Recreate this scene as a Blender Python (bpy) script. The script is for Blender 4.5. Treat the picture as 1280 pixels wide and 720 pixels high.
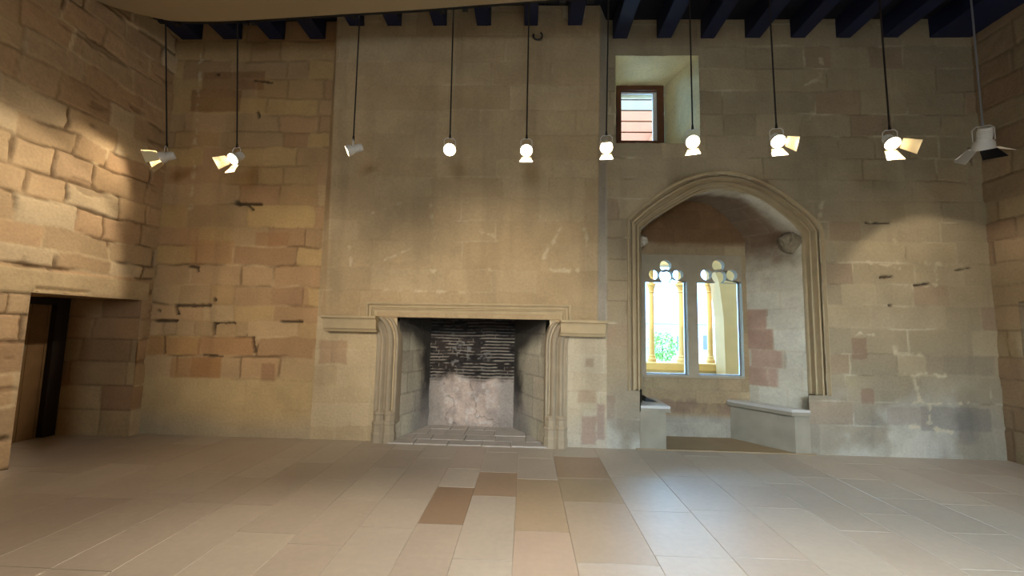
import bpy, bmesh, math, random
import numpy as np
from mathutils import Vector, Matrix, noise as mnoise

C = bpy.context.scene.collection
for _o in list(bpy.data.objects):
    bpy.data.objects.remove(_o, do_unlink=True)

# ------------------------------------------------------------------ camera
FPX = 520.0                                    # focal length in pixels of the 1280 wide frame
YAW, PITCH, ROLL = math.radians(1.981), math.radians(5.393), math.radians(1.217)
CAM_H = 1.37
_f = Vector((-math.sin(YAW)*math.cos(PITCH), math.cos(YAW)*math.cos(PITCH), math.sin(PITCH)))
_r = Vector((math.cos(YAW), math.sin(YAW), 0))
_u = _r.cross(_f)
RT = math.cos(ROLL)*_r + math.sin(ROLL)*_u
UP = -math.sin(ROLL)*_r + math.cos(ROLL)*_u
cam_data = bpy.data.cameras.new('camera'); cam_data.sensor_width = 36.0
cam_data.lens = FPX*36.0/1280.0; cam_data.clip_start = 0.05; cam_data.clip_end = 400
cam = bpy.data.objects.new('camera', cam_data); C.objects.link(cam)
cam.matrix_world = Matrix(((RT.x, UP.x, -_f.x, 0), (RT.y, UP.y, -_f.y, 0), (RT.z, UP.z, -_f.z, CAM_H), (0, 0, 0, 1)))
bpy.context.scene.camera = cam


def at(px, py, Y=5.0):
    """measured pixel of the photograph -> (X, Z) on the real plane y = Y"""
    d = RT*((px-640)/FPX) + UP*(-(py-360)/FPX) + _f
    t = Y/d.y
    return d.x*t, d.z*t + CAM_H


def at_z(px, py, Z):
    d = RT*((px-640)/FPX) + UP*(-(py-360)/FPX) + _f
    t = (Z-CAM_H)/d.z
    return d.x*t, d.y*t


# ------------------------------------------------------------------ world, sun, daylight, exposure
sc = bpy.context.scene
sc.view_settings.view_transform = 'Standard'; sc.view_settings.look = 'None'
sc.view_settings.gamma = 1.0; sc.view_settings.use_curve_mapping = False
sc.view_settings.exposure = 0.0
sc.cycles.max_bounces = 8; sc.cycles.diffuse_bounces = 5; sc.cycles.glossy_bounces = 4
sc.cycles.transparent_max_bounces = 8; sc.cycles.sample_clamp_indirect = 6.0
sc.cycles.use_denoising = True
w = bpy.data.worlds.new('sky'); sc.world = w; w.use_nodes = True
w.node_tree.nodes['Background'].inputs[0].default_value = (0.33, 0.65, 1.0, 1)
w.node_tree.nodes['Background'].inputs[1].default_value = 24.0


def light(name, kind, loc, aim, power, col, **kw):
    l = bpy.data.lights.new(name, kind); l.energy = power; l.color = col
    for k, v in kw.items(): setattr(l, k, v)
    o = bpy.data.objects.new(name, l); C.objects.link(o); o.location = loc
    o.rotation_euler = Vector(aim).to_track_quat('-Z', 'Y').to_euler()
    return o


light('sun', 'SUN', (-10, 12, 20), (0.45, 0.45, -0.95), 9.0, (1.0, 0.90, 0.72), angle=math.radians(0.6))
# added daylight fill from behind the camera; the wall there has no windows
light('daylight_fill_right', 'AREA', (2.7, -3.42, 2.3), (0.0, 1, -0.80), 270, (0.64, 0.83, 1.0), shape='RECTANGLE', size=1.7, size_y=2.2, spread=math.radians(75))
light('daylight_fill_left', 'AREA', (-0.6, -3.42, 2.3), (0.0, 1, -0.35), 110, (0.74, 0.88, 1.0), shape='RECTANGLE', size=1.7, size_y=2.2, spread=math.radians(140))
LAMP_COL = (1.0, 0.86, 0.69)
LAMP_POWER = 108.0


# ------------------------------------------------------------------ helpers
def lin(c):
    c = np.asarray(c, float)/255.0
    return np.where(c <= 0.04045, c/12.92, ((c+0.055)/1.055)**2.4)


def rgb(r, g, b): return tuple(lin((r, g, b))) + (1.0,)


def tag(o, label=None, cat=None, group=None, kind=None):
    if label: o['label'] = label
    if cat: o['category'] = cat
    if group: o['group'] = group
    if kind: o['kind'] = kind
    return o


def empty(name, loc=(0, 0, 0), label=None, cat=None, group=None, kind=None):
    o = bpy.data.objects.new(name, None); C.objects.link(o); o.location = loc
    o.empty_display_size = 0.1
    return tag(o, label, cat, group, kind)


def link(name, me, mat, parent=None, smooth=False):
    o = bpy.data.objects.new(name, me); C.objects.link(o)
    if mat is not None:
        me.materials.clear(); me.materials.append(mat)
    if smooth:
        me.polygons.foreach_set('use_smooth', [True]*len(me.polygons))
    if parent is not None: put_under(o, parent)
    return o


def put_under(o, parent):
    """parent keeping the world place (no parent here is ever rotated)"""
    o.parent = parent
    p = Vector((0, 0, 0)); q = parent
    while q is not None:
        p += q.location; q = q.parent
    o.location = o.location - p


class MB:
    """collects shapes into one bmesh"""
    def __init__(s): s.bm = bmesh.new()

    def box(s, a, b, bevel=0.0):
        r = bmesh.ops.create_cube(s.bm, size=1.0)
        vs = r['verts']
        for v in vs:
            v.co = Vector([(a[i]+b[i])/2 + v.co[i]*abs(b[i]-a[i]) for i in range(3)])
        if bevel:
            es = list({e for v in vs for e in v.link_edges})
            bmesh.ops.bevel(s.bm, geom=es, offset=bevel, segments=2, affect='EDGES', profile=0.6)
        return s

    def tube(s, p, q, r, r2=None, seg=12):
        p, q = Vector(p), Vector(q); d = q-p
        m = Matrix.Translation((p+q)/2) @ d.to_track_quat('Z', 'Y').to_matrix().to_4x4()
        bmesh.ops.create_cone(s.bm, cap_ends=True, segments=seg, radius1=r, radius2=r if r2 is None else r2, depth=d.length, matrix=m)
        return s

    def lathe(s, prof, m=Matrix.Identity(4), seg=20, cap=True):
        """prof: (radius, height along local z)"""
        rings = []
        for r, z in prof:
            rings.append([s.bm.verts.new(m @ Vector((r*math.cos(2*math.pi*k/seg), r*math.sin(2*math.pi*k/seg), z))) for k in range(seg)])
        for a, b in zip(rings, rings[1:]):
            for k in range(seg):
                s.bm.faces.new((a[k], a[(k+1) % seg], b[(k+1) % seg], b[k]))
        if cap:
            s.bm.faces.new(rings[0][::-1]); s.bm.faces.new(rings[-1])
        return s

    def grid(s, rows, close=False):
        """rows of points -> quads"""
        R = [[s.bm.verts.new(p) for p in r] for r in rows]
        for a, b in zip(R, R[1:]):
            n = len(a)
            for k in range(n if close else n-1):
                s.bm.faces.new((a[k], a[(k+1) % n], b[(k+1) % n], b[k]))
        return R

    def prism(s, pts, vec):
        """planar outline pushed along vec"""
        v = Vector(vec)
        a = [s.bm.verts.new(p) for p in pts]; b = [s.bm.verts.new(Vector(p)+v) for p in pts]
        n = len(a)
        s.bm.faces.new(a[::-1]); s.bm.faces.new(b)
        for k in range(n): s.bm.faces.new((a[k], a[(k+1) % n], b[(k+1) % n], b[k]))
        return s

    def build(s, name, mat, parent=None, smooth=False, noise=0.0, seed=0):
        bmesh.ops.recalc_face_normals(s.bm, faces=s.bm.faces)
        if noise:
            rnd = random.Random(seed)
            for v in s.bm.verts: v.co += Vector([rnd.uniform(-noise, noise) for _ in range(3)])
        me = bpy.data.meshes.new(name); s.bm.to_mesh(me); s.bm.free()
        o = link(name, me, mat, parent)
        if smooth:
            me.polygons.foreach_set('use_smooth', [True]*len(me.polygons))
            try: me.set_sharp_from_angle(angle=math.radians(40))
            except Exception: pass
        return o


def plate(name, outer, holes, y0, y1, mat, parent=None):
    """flat plate in the XZ plane with real holes, between depths y0 and y1"""
    cu = bpy.data.curves.new(name, 'CURVE'); cu.dimensions = '2D'; cu.fill_mode = 'BOTH'
    cu.extrude = (y1-y0)/2
    for pts in [outer]+holes:
        sp = cu.splines.new('POLY'); sp.points.add(len(pts)-1); sp.use_cyclic_u = True
        for p, (x, z) in zip(sp.points, pts): p.co = (x, z, 0, 1)
    t = bpy.data.objects.new('tmp_curve', cu); C.objects.link(t)
    dg = bpy.context.evaluated_depsgraph_get()
    me = bpy.data.meshes.new_from_object(t.evaluated_get(dg))
    bpy.data.objects.remove(t, do_unlink=True); bpy.data.curves.remove(cu)
    me.transform(Matrix(((1, 0, 0, 0), (0, 0, -1, (y0+y1)/2), (0, 1, 0, 0), (0, 0, 0, 1))))
    me.name = name
    return link(name, me, mat, parent)


# ------------------------------------------------------------------ materials
def mat_plain(name, col, rough=0.7, metal=0.0, var=0.12, scale=14.0, bump=0.15, spec=0.4):
    m = bpy.data.materials.new(name); m.use_nodes = True
    nt = m.node_tree; b = nt.nodes['Principled BSDF']
    b.inputs['Roughness'].default_value = rough; b.inputs['Metallic'].default_value = metal
    b.inputs['Specular IOR Level'].default_value = spec
    tc = nt.nodes.new('ShaderNodeTexCoord')
    n = nt.nodes.new('ShaderNodeTexNoise'); n.inputs['Scale'].default_value = scale; n.inputs['Detail'].default_value = 6
    nt.links.new(tc.outputs['Object'], n.inputs['Vector'])
    mx = nt.nodes.new('ShaderNodeMix'); mx.data_type = 'RGBA'
    mx.inputs[6].default_value = tuple(c*(1-var) for c in col[:3])+(1,)
    mx.inputs[7].default_value = tuple(min(1, c*(1+var)) for c in col[:3])+(1,)
    nt.links.new(n.outputs['Fac'], mx.inputs[0]); nt.links.new(mx.outputs[2], b.inputs['Base Color'])
    if bump:
        bp = nt.nodes.new('ShaderNodeBump'); bp.inputs['Strength'].default_value = bump; bp.inputs['Distance'].default_value = 0.01
        nt.links.new(n.outputs['Fac'], bp.inputs['Height']); nt.links.new(bp.outputs['Normal'], b.inputs['Normal'])
    return m


def mat_relief(name, ior=1.5, rough=0.9, fine=38.0, bump=0.35, var=0.16, spec=0.25):
    """surface whose block colours come from the mesh, roughened by fine procedural grain"""
    m = bpy.data.materials.new(name); m.use_nodes = True
    nt = m.node_tree; b = nt.nodes['Principled BSDF']
    b.inputs['Roughness'].default_value = rough; b.inputs['Specular IOR Level'].default_value = spec; b.inputs['IOR'].default_value = ior
    a = nt.nodes.new('ShaderNodeVertexColor'); a.layer_name = 'Col'
    tc = nt.nodes.new('ShaderNodeTexCoord')
    n = nt.nodes.new('ShaderNodeTexNoise'); n.inputs['Scale'].default_value = fine; n.inputs['Detail'].default_value = 8
    n2 = nt.nodes.new('ShaderNodeTexNoise'); n2.inputs['Scale'].default_value = 3.0; n2.inputs['Detail'].default_value = 5
    for q in (n, n2): nt.links.new(tc.outputs['Object'], q.inputs['Vector'])
    ad = nt.nodes.new('ShaderNodeMath'); ad.operation = 'ADD'
    nt.links.new(n.outputs['Fac'], ad.inputs[0]); nt.links.new(n2.outputs['Fac'], ad.inputs[1])
    mr = nt.nodes.new('ShaderNodeMapRange'); mr.inputs[1].default_value = 0.6; mr.inputs[2].default_value = 1.4
    mr.inputs[3].default_value = 1-var; mr.inputs[4].default_value = 1+var
    nt.links.new(ad.outputs[0], mr.inputs[0])
    vm = nt.nodes.new('ShaderNodeVectorMath'); vm.operation = 'SCALE'
    nt.links.new(a.outputs['Color'], vm.inputs[0]); nt.links.new(mr.outputs[0], vm.inputs['Scale'])
    nt.links.new(vm.outputs[0], b.inputs['Base Color'])
    bp = nt.nodes.new('ShaderNodeBump'); bp.inputs['Strength'].default_value = bump; bp.inputs['Distance'].default_value = 0.012
    nt.links.new(n.outputs['Fac'], bp.inputs['Height']); nt.links.new(bp.outputs['Normal'], b.inputs['Normal'])
    return m


def mat_emit(name, col, strength):
    m = bpy.data.materials.new(name); m.use_nodes = True
    b = m.node_tree.nodes['Principled BSDF']
    b.inputs['Base Color'].default_value = (0.9, 0.9, 0.85, 1)
    b.inputs['Emission Color'].default_value = col; b.inputs['Emission Strength'].default_value = strength
    return m


def mat_glass(name):
    m = bpy.data.materials.new(name); m.use_nodes = True
    nt = m.node_tree; nt.nodes.clear()
    out = nt.nodes.new('ShaderNodeOutputMaterial'); mx = nt.nodes.new('ShaderNodeMixShader')
    tr = nt.nodes.new('ShaderNodeBsdfTransparent'); gl = nt.nodes.new('ShaderNodeBsdfGlossy')
    tr.inputs[0].default_value = (0.95, 0.97, 0.97, 1); gl.inputs['Roughness'].default_value = 0.05
    fr = nt.nodes.new('ShaderNodeFresnel'); fr.inputs[0].default_value = 1.35
    nt.links.new(fr.outputs[0], mx.inputs[0]); nt.links.new(tr.outputs[0], mx.inputs[1]); nt.links.new(gl.outputs[0], mx.inputs[2])
    nt.links.new(mx.outputs[0], out.inputs[0])
    return m


STONE = mat_relief('masonry_stone')
SOOT = mat_relief('sooty_masonry', rough=0.85, bump=0.5, var=0.25)
FLOOR = mat_relief('worn_flagstone', ior=1.75, rough=0.46, fine=22, bump=0.04, var=0.10, spec=1.0)
DRESSED = mat_plain('dressed_stone', rgb(176, 158, 124), 0.85, var=0.16, scale=9, bump=0.25)
DRESSED_GREY = mat_plain('dressed_grey_stone', rgb(160, 147, 124), 0.85, var=0.18, scale=9, bump=0.25)
NAVY = mat_plain('navy_paint', rgb(20, 30, 62), 0.6, var=0.2, scale=6, bump=0.1)
NAVY_DARK = mat_plain('dark_navy_boards', rgb(10, 13, 28), 0.7, var=0.2, scale=6, bump=0.1)
CANOPY = mat_plain('cream_cloth', rgb(160, 142, 110), 0.8, var=0.05, scale=3, bump=0.05)
BLACK = mat_plain('black_metal', rgb(22, 22, 24), 0.5, var=0.1)
WHITE_METAL = mat_plain('white_metal', rgb(215, 212, 205), 0.4, var=0.05, bump=0.03)
CREAM_METAL = mat_plain('cream_metal', rgb(222, 205, 165), 0.5, var=0.05, bump=0.03)
CABLE = mat_plain('black_cable', rgb(30, 24, 18), 0.6)
LENS = mat_emit('lamp_lens', (1.0, 0.80, 0.52, 1), 30.0)
GLASS = mat_glass('window_glass')
WOOD_BROWN = mat_plain('red_brown_wood', rgb(98, 58, 34), 0.55, var=0.25, scale=12)
WOOD_DARK = mat_plain('dark_old_wood', rgb(40, 29, 20), 0.7, var=0.3, scale=12)
WOOD_DOOR = mat_plain('brown_plank_wood', rgb(128, 98, 62), 0.7, var=0.25, scale=8)
SILVER = mat_plain('silver_lead', rgb(150, 155, 165), 0.35, 0.6, var=0.05)
SLAB = mat_plain('bench_slab', rgb(198, 196, 190), 0.25, var=.12, scale=8, bump=0.06, spec=1.0)  # pale tone paints skylight onto the seat tops; slab edges keep the stone colour
YELLOW_STONE = mat_plain('yellow_gallery_stone', rgb(180, 134, 74), 0.85, var=0.12, scale=6)
PALE_STONE = mat_plain('pale_gallery_stone', rgb(168, 140, 100), 0.85, var=0.12, scale=6)


# ------------------------------------------------------------------ noise and masonry maths
def hash2(i, j, s):
    n = (i.astype(np.int64)*374761393 + j.astype(np.int64)*668265263 + s*974634777) & 0xffffffff
    n = ((n ^ (n >> 13))*1274126177) & 0xffffffff
    return ((n ^ (n >> 16)) & 0xffff)/65535.0


def vnoise(U, V, sc_, seed):
    x, y = U*sc_, V*sc_
    i, j = np.floor(x), np.floor(y); fx, fy = x-i, y-j
    fx = fx*fx*(3-2*fx); fy = fy*fy*(3-2*fy)
    a, b = hash2(i, j, seed), hash2(i+1, j, seed)
    c, d = hash2(i, j+1, seed), hash2(i+1, j+1, seed)
    return (a*(1-fx)+b*fx)*(1-fy)+(c*(1-fx)+d*fx)*fy


def fbm(U, V, sc_, seed, octv=4):
    s = 0; amp = 0.5; tot = 0
    for k in range(octv):
        s = s+amp*vnoise(U, V, sc_*2**k, seed+k*17); tot += amp; amp *= 0.55
    return s/tot


def smooth(a, b, x):
    t = np.clip((x-a)/(b-a), 0, 1); return t*t*(3-2*t)


def blocks(U, V, edges, seed, wmin, wmax, warp=0.02, umin=-7.0, umax=7.0):
    """courses at the given heights split into blocks; returns three random numbers per block and the distance to the joint"""
    Uw = U + warp*(fbm(U, V, 3.0, seed+1, 3)-0.5)*2 + 0.006*(vnoise(U, V, 30, seed+3)-0.5)
    Vw = V + warp*(fbm(U, V, 2.5, seed+2, 3)-0.5)*2 + 0.006*(vnoise(U, V, 30, seed+4)-0.5)
    e = np.array(edges); ci = np.clip(np.searchsorted(e, Vw)-1, 0, len(e)-2)
    dv = np.minimum(Vw-e[ci], e[ci+1]-Vw)
    dist = np.array(dv); bid = np.zeros(U.shape, int)
    rnd = np.random.RandomState(seed)
    for c in range(len(e)-1):
        js = [umin-rnd.uniform(0, wmax)]
        while js[-1] < umax: js.append(js[-1]+rnd.uniform(wmin, wmax))
        js = np.array(js); m = ci == c
        if not m.any(): continue
        bi = np.clip(np.searchsorted(js, Uw[m])-1, 0, len(js)-2)
        dist[m] = np.minimum(dist[m], np.minimum(Uw[m]-js[bi], js[bi+1]-Uw[m]))
        bid[m] = c*1000+bi
    r1 = hash2(bid, bid*0+5, seed); r2 = hash2(bid, bid*0+9, seed+1); r3 = hash2(bid, bid*0+13, seed+2)
    return r1, r2, r3, np.maximum(dist, 0)


def mixc(c0, c1, t):
    t = np.clip(t, 0, 1)[..., None]
    return c0*(1-t)+c1*t


def relief(name, us, vs, shape_fn, keep_fn, mapper, mat, parent=None, flip=False):
    """a grid us x vs; shape_fn gives relief height and colour, mapper turns (u, v, h) into points, keep_fn cuts openings"""
    U, V = np.meshgrid(us, vs)
    H, COL = shape_fn(U, V)
    X, Y, Z = mapper(U, V, H)
    nu, nv = len(us), len(vs)
    co = np.stack([X, Y, Z], -1).reshape(-1, 3)
    idx = np.arange(nu*nv).reshape(nv, nu)
    q = np.stack([idx[:-1, :-1], idx[:-1, 1:], idx[1:, 1:], idx[1:, :-1]], -1)
    uc, vc = np.meshgrid((us[:-1]+us[1:])/2, (vs[:-1]+vs[1:])/2)
    k = keep_fn(uc, vc) if keep_fn else np.ones(uc.shape, bool)
    q = q[k]
    if flip: q = q[:, ::-1]
    used = np.unique(q); remap = -np.ones(nu*nv, int); remap[used] = np.arange(len(used))
    q = remap[q]; co = co[used]; col = COL.reshape(-1, 3)[used]
    me = bpy.data.meshes.new(name)
    me.vertices.add(len(co)); me.vertices.foreach_set('co', co.astype(np.float32).ravel())
    n = len(q); me.loops.add(n*4); me.loops.foreach_set('vertex_index', q.astype(np.int32).ravel())
    me.polygons.add(n); me.polygons.foreach_set('loop_start', np.arange(0, n*4, 4, dtype=np.int32))
    me.update(calc_edges=True)
    at_ = me.color_attributes.new('Col', 'FLOAT_COLOR', 'POINT')
    at_.data.foreach_set('color', np.concatenate([np.clip(col, 0, 1), np.ones((len(col), 1))], 1).astype(np.float32).ravel())
    me.polygons.foreach_set('use_smooth', [True]*n)
    return link(name, me, mat, parent)


def axis(a, b, step, extra=()):
    base = list(np.linspace(a, b, max(2, int(round((b-a)/step))+1)))
    for e in extra:
        base = [x for x in base if abs(x-e) > step*0.45]; base.append(e)
    return np.array(sorted(base))


# ------------------------------------------------------------------ main measures (metres)
XL, XR, YB, YF, ZTOP = -4.63, 5.42, 5.0, -3.5, 5.30
BEAM_Z = 5.05
col_ = lambda *c: lin(c)

# fireplace opening
FX0, FX1 = at(493, 480)[0], at(686, 480)[0]
FZ = at(590, 398)[1]
SHELF_TOP = at(590, 399)[1]
BX0, BX1 = at(409, 300)[0], at(752, 300)[0]              # chimney breast
# niche arch
AO = [(784, 274), (804, 255.5), (832, 235), (859, 222), (890, 214.5), (918, 215), (945.5, 223.6), (973, 237.5), (1001, 258), (1022, 277), (1029, 289)]
AI = [(801, 286), (823, 269), (851, 253), (873, 241), (890, 237), (912, 237.5), (934, 242), (957, 253), (976, 267), (990, 279), (1001, 292)]
YI = 5.11
AOW = [at(*p) for p in AO]; AIW = [at(p[0], p[1], YI) for p in AI]
OXL, OXR = AOW[0][0], at(1034, 400)[0]
IXL, IXR = AIW[0][0], at(1006, 400, YI)[0]
AOW[0] = (OXL, AOW[0][1]); AOW[-1] = (OXR, AOW[-1][1]); AIW[0] = (IXL, AIW[0][1]); AIW[-1] = (IXR, AIW[-1][1])
JAMB_Z = at(900, 491)[1]                                 # where the moulding stops


def dense(pts, n=6):
    """smooth curve through points"""
    out = []
    P = [np.array(p) for p in pts]
    for i in range(len(P)-1):
        p0 = P[max(i-1, 0)]; p1 = P[i]; p2 = P[i+1]; p3 = P[min(i+2, len(P)-1)]
        for k in range(n):
            t = k/n
            out.append(0.5*((2*p1)+(-p0+p2)*t+(2*p0-5*p1+4*p2-p3)*t*t+(-p0+3*p1-3*p2+p3)*t**3))
    out.append(P[-1]); return [tuple(p) for p in out]


AOD, AID = dense(AOW), dense(AIW)
BACK_Y = 5.60                                            # wall of the niche that carries the two lights
# small window
SX0, SZ1 = at(769, 69.5); SX1 = at(874, 100)[0]; SZ0 = at(800, 179)[1]
SBY = 5.62
SBX0, SBX1 = at(771, 140, SBY)[0], at(830, 140, SBY)[0]; SBZ1 = at(800, 107, SBY)[1]; SBZ0 = at(800, 180, SBY)[1]

# ------------------------------------------------------------------ back wall
CRS_L = sorted([-0.02, 0.33]+[at(300, y)[1] for y in (474, 446, 421, 402, 382, 358, 332, 308, 285, 256, 231, 208, 184, 165, 143, 122, 98, 76, 52, 26)]+[5.6])
CRS_M = sorted([-0.02]+[at(590, y)[1] for y in (538, 508, 486, 462, 440, 416, 399, 366, 338, 304, 279, 251, 226, 204, 176, 147, 118, 90, 60, 32)]+[5.7])
CRS_R = sorted([-0.02]+[at(1120, y)[1] for y in (533, 503, 470, 443, 411, 382, 356, 329, 302, 278, 252, 226, 199, 171, 143, 114, 86, 58, 30)]+[5.7])

CRACKS = [(298, 254, 326, 255, .022), (310, 256, 316, 262, .02), (296, 253, 300, 255, .03), (220, 382, 262, 382, .022), (219, 383, 221, 392, .018),
          (194, 401, 219, 401, .02), (352, 402, 378, 402, .018), (268, 374, 269, 375, .022), (236, 333, 248, 334, .018), (246, 334, 248, 339, .016),
          (266, 404, 293, 404, .014), (266, 404, 266, 418, .014), (254, 444, 278, 446, .014), (316, 422, 318, 440, .018), (205, 420, 206, 441, .016),
          (1083, 278, 1112, 279, .010), (1143, 357, 1160, 355, .016), (1100, 347, 1115, 346, .012), (1195, 338, 1212, 335, .011), (1112, 382, 1114, 382, .018),
          (198, 388, 200, 389, .018), (1213, 186, 1216, 205, .02), (318, 100, 340, 103, .014), (272, 92, 274, 93, .02), (322, 140, 324, 146, .016)]
PALE = [(1118, 302, 1123, 335, .03), (1160, 329, 1182, 330, .022), (1168, 332, 1171, 350, .016), (1083, 327, 1118, 334, .014), (1115, 356, 1175, 357, .014),
        (1110, 415, 1120, 441, .03), (1125, 443, 1165, 443, .02), (1130, 469, 1180, 470, .022), (1143, 475, 1150, 500, .02), (1095, 505, 1125, 502, .022),
        (1130, 505, 1210, 504, .012), (1162, 510, 1162, 530, .018), (1130, 531, 1205, 542, .016), (1072, 418, 1105, 419, .014), (1028, 252, 1022, 285, .02),
        (1026, 75, 1026, 100, .025), (1000, 110, 1026, 98, .012), (1016, 142, 1010, 150, .02),
        (252, 60, 246, 150, .02), (246, 150, 238, 270, .024), (441, 310, 441, 333, .018), (540, 256, 546, 300, .012), (678, 324, 700, 288, .018), (534, 339, 552, 339, .02), (610, 339, 630, 339, .012),
        (680, 340, 740, 339, .018), (450, 363, 590, 366, .018), (730, 290, 732, 310, .03), (600, 290, 625, 300, .015), (470, 270, 505, 258, .008), (485, 326, 515, 313, .008)]
HOLLOW = [(266, 404, 293, 420, -.035), (221, 384, 262, 402, -.02), (194, 402, 218, 418, -.03), (184, 422, 203, 443, -.01), (455, 25, 485, 45, .01)]
PATCH = [(1064, 422, 1085, 449, (126, 94, 78)), (1076, 485, 1093, 504, (128, 96, 80)), (1157, 444, 1245, 470, (138, 124, 104)), (727, 520, 745, 556, (150, 118, 104)), (746, 505, 756, 550, (140, 112, 104)),
         (731, 448, 742, 459, (138, 118, 98)), (722, 488, 745, 504, (162, 138, 112)), (1150, 508, 1240, 540, (118, 112, 104)), (400, 425, 433, 455, (160, 128, 98)), (480, 28, 503, 36, (206, 196, 172)),
         (703, 26, 728, 39, (214, 204, 178)), (240, 300, 290, 330, (176, 134, 88)), (320, 290, 360, 308, (158, 116, 78)), (240, 446, 275, 472, (150, 108, 66)), (214, 446, 274, 473, (160, 116, 70)),
         (185, 420, 206, 444, (150, 104, 62)), (206, 421, 250, 444, (160, 114, 70)), (252, 421, 316, 444, (158, 112, 68)), (340, 358, 385, 382, (160, 124, 92)), (327, 454, 343, 476, (140, 102, 74)),
         (255, 90, 330, 112, (130, 88, 54)), (240, 112, 300, 140, (120, 78, 46)), (1108, 508, 1160, 532, (150, 136, 124))]


def seg_mask(U, V, segs, Y=5.0, ragged=0.35):
    M = np.zeros(U.shape)
    nz = fbm(U, V, 18, 77, 3)
    for x0, y0, x1, y1, wd in segs:
        a = at(x0, y0, Y); b = at(x1, y1, Y)
        dx, dz = b[0]-a[0], b[1]-a[1]; L2 = dx*dx+dz*dz+1e-9
        t = np.clip(((U-a[0])*dx+(V-a[1])*dz)/L2, 0, 1)
        d = np.hypot(U-a[0]-t*dx, V-a[1]-t*dz)+0.03*ragged*(nz-0.5)*2
        M = np.maximum(M, 1-smooth(wd*0.55, wd*1.1, d))
    return M


def rect_mask(U, V, r, Y=5.0, soft=0.012):
    x0, z1 = at(r[0], r[1], Y); x1, z0 = at(r[2], r[3], Y)
    nz = (fbm(U, V, 9, 31, 3)-0.5)*0.03
    d = np.minimum(np.minimum(U-x0, x1-U), np.minimum(V-z0, z1-V))+nz
    return smooth(-soft, soft, d)


def edge_dist(U, V, x0, x1, z0, z1):
    dx = np.maximum(np.maximum(x0-U, U-x1), 0); dz = np.maximum(np.maximum(z0-V, V-z1), 0)
    ins = np.minimum(np.minimum(U-x0, x1-U), np.minimum(V-z0, z1-V))
    return np.where(ins > 0, ins, np.hypot(dx, dz))


def breast_height(U, V):
    p = 0.06+0.17*np.clip((V-SHELF_TOP)/(5.0-SHELF_TOP), 0, 1.1)
    s = np.clip(np.minimum(U-(BX0-0.055), (BX1+0.055)-U)/0.12, 0, 1)
    return p*s*(V > SHELF_TOP-0.004)


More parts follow.
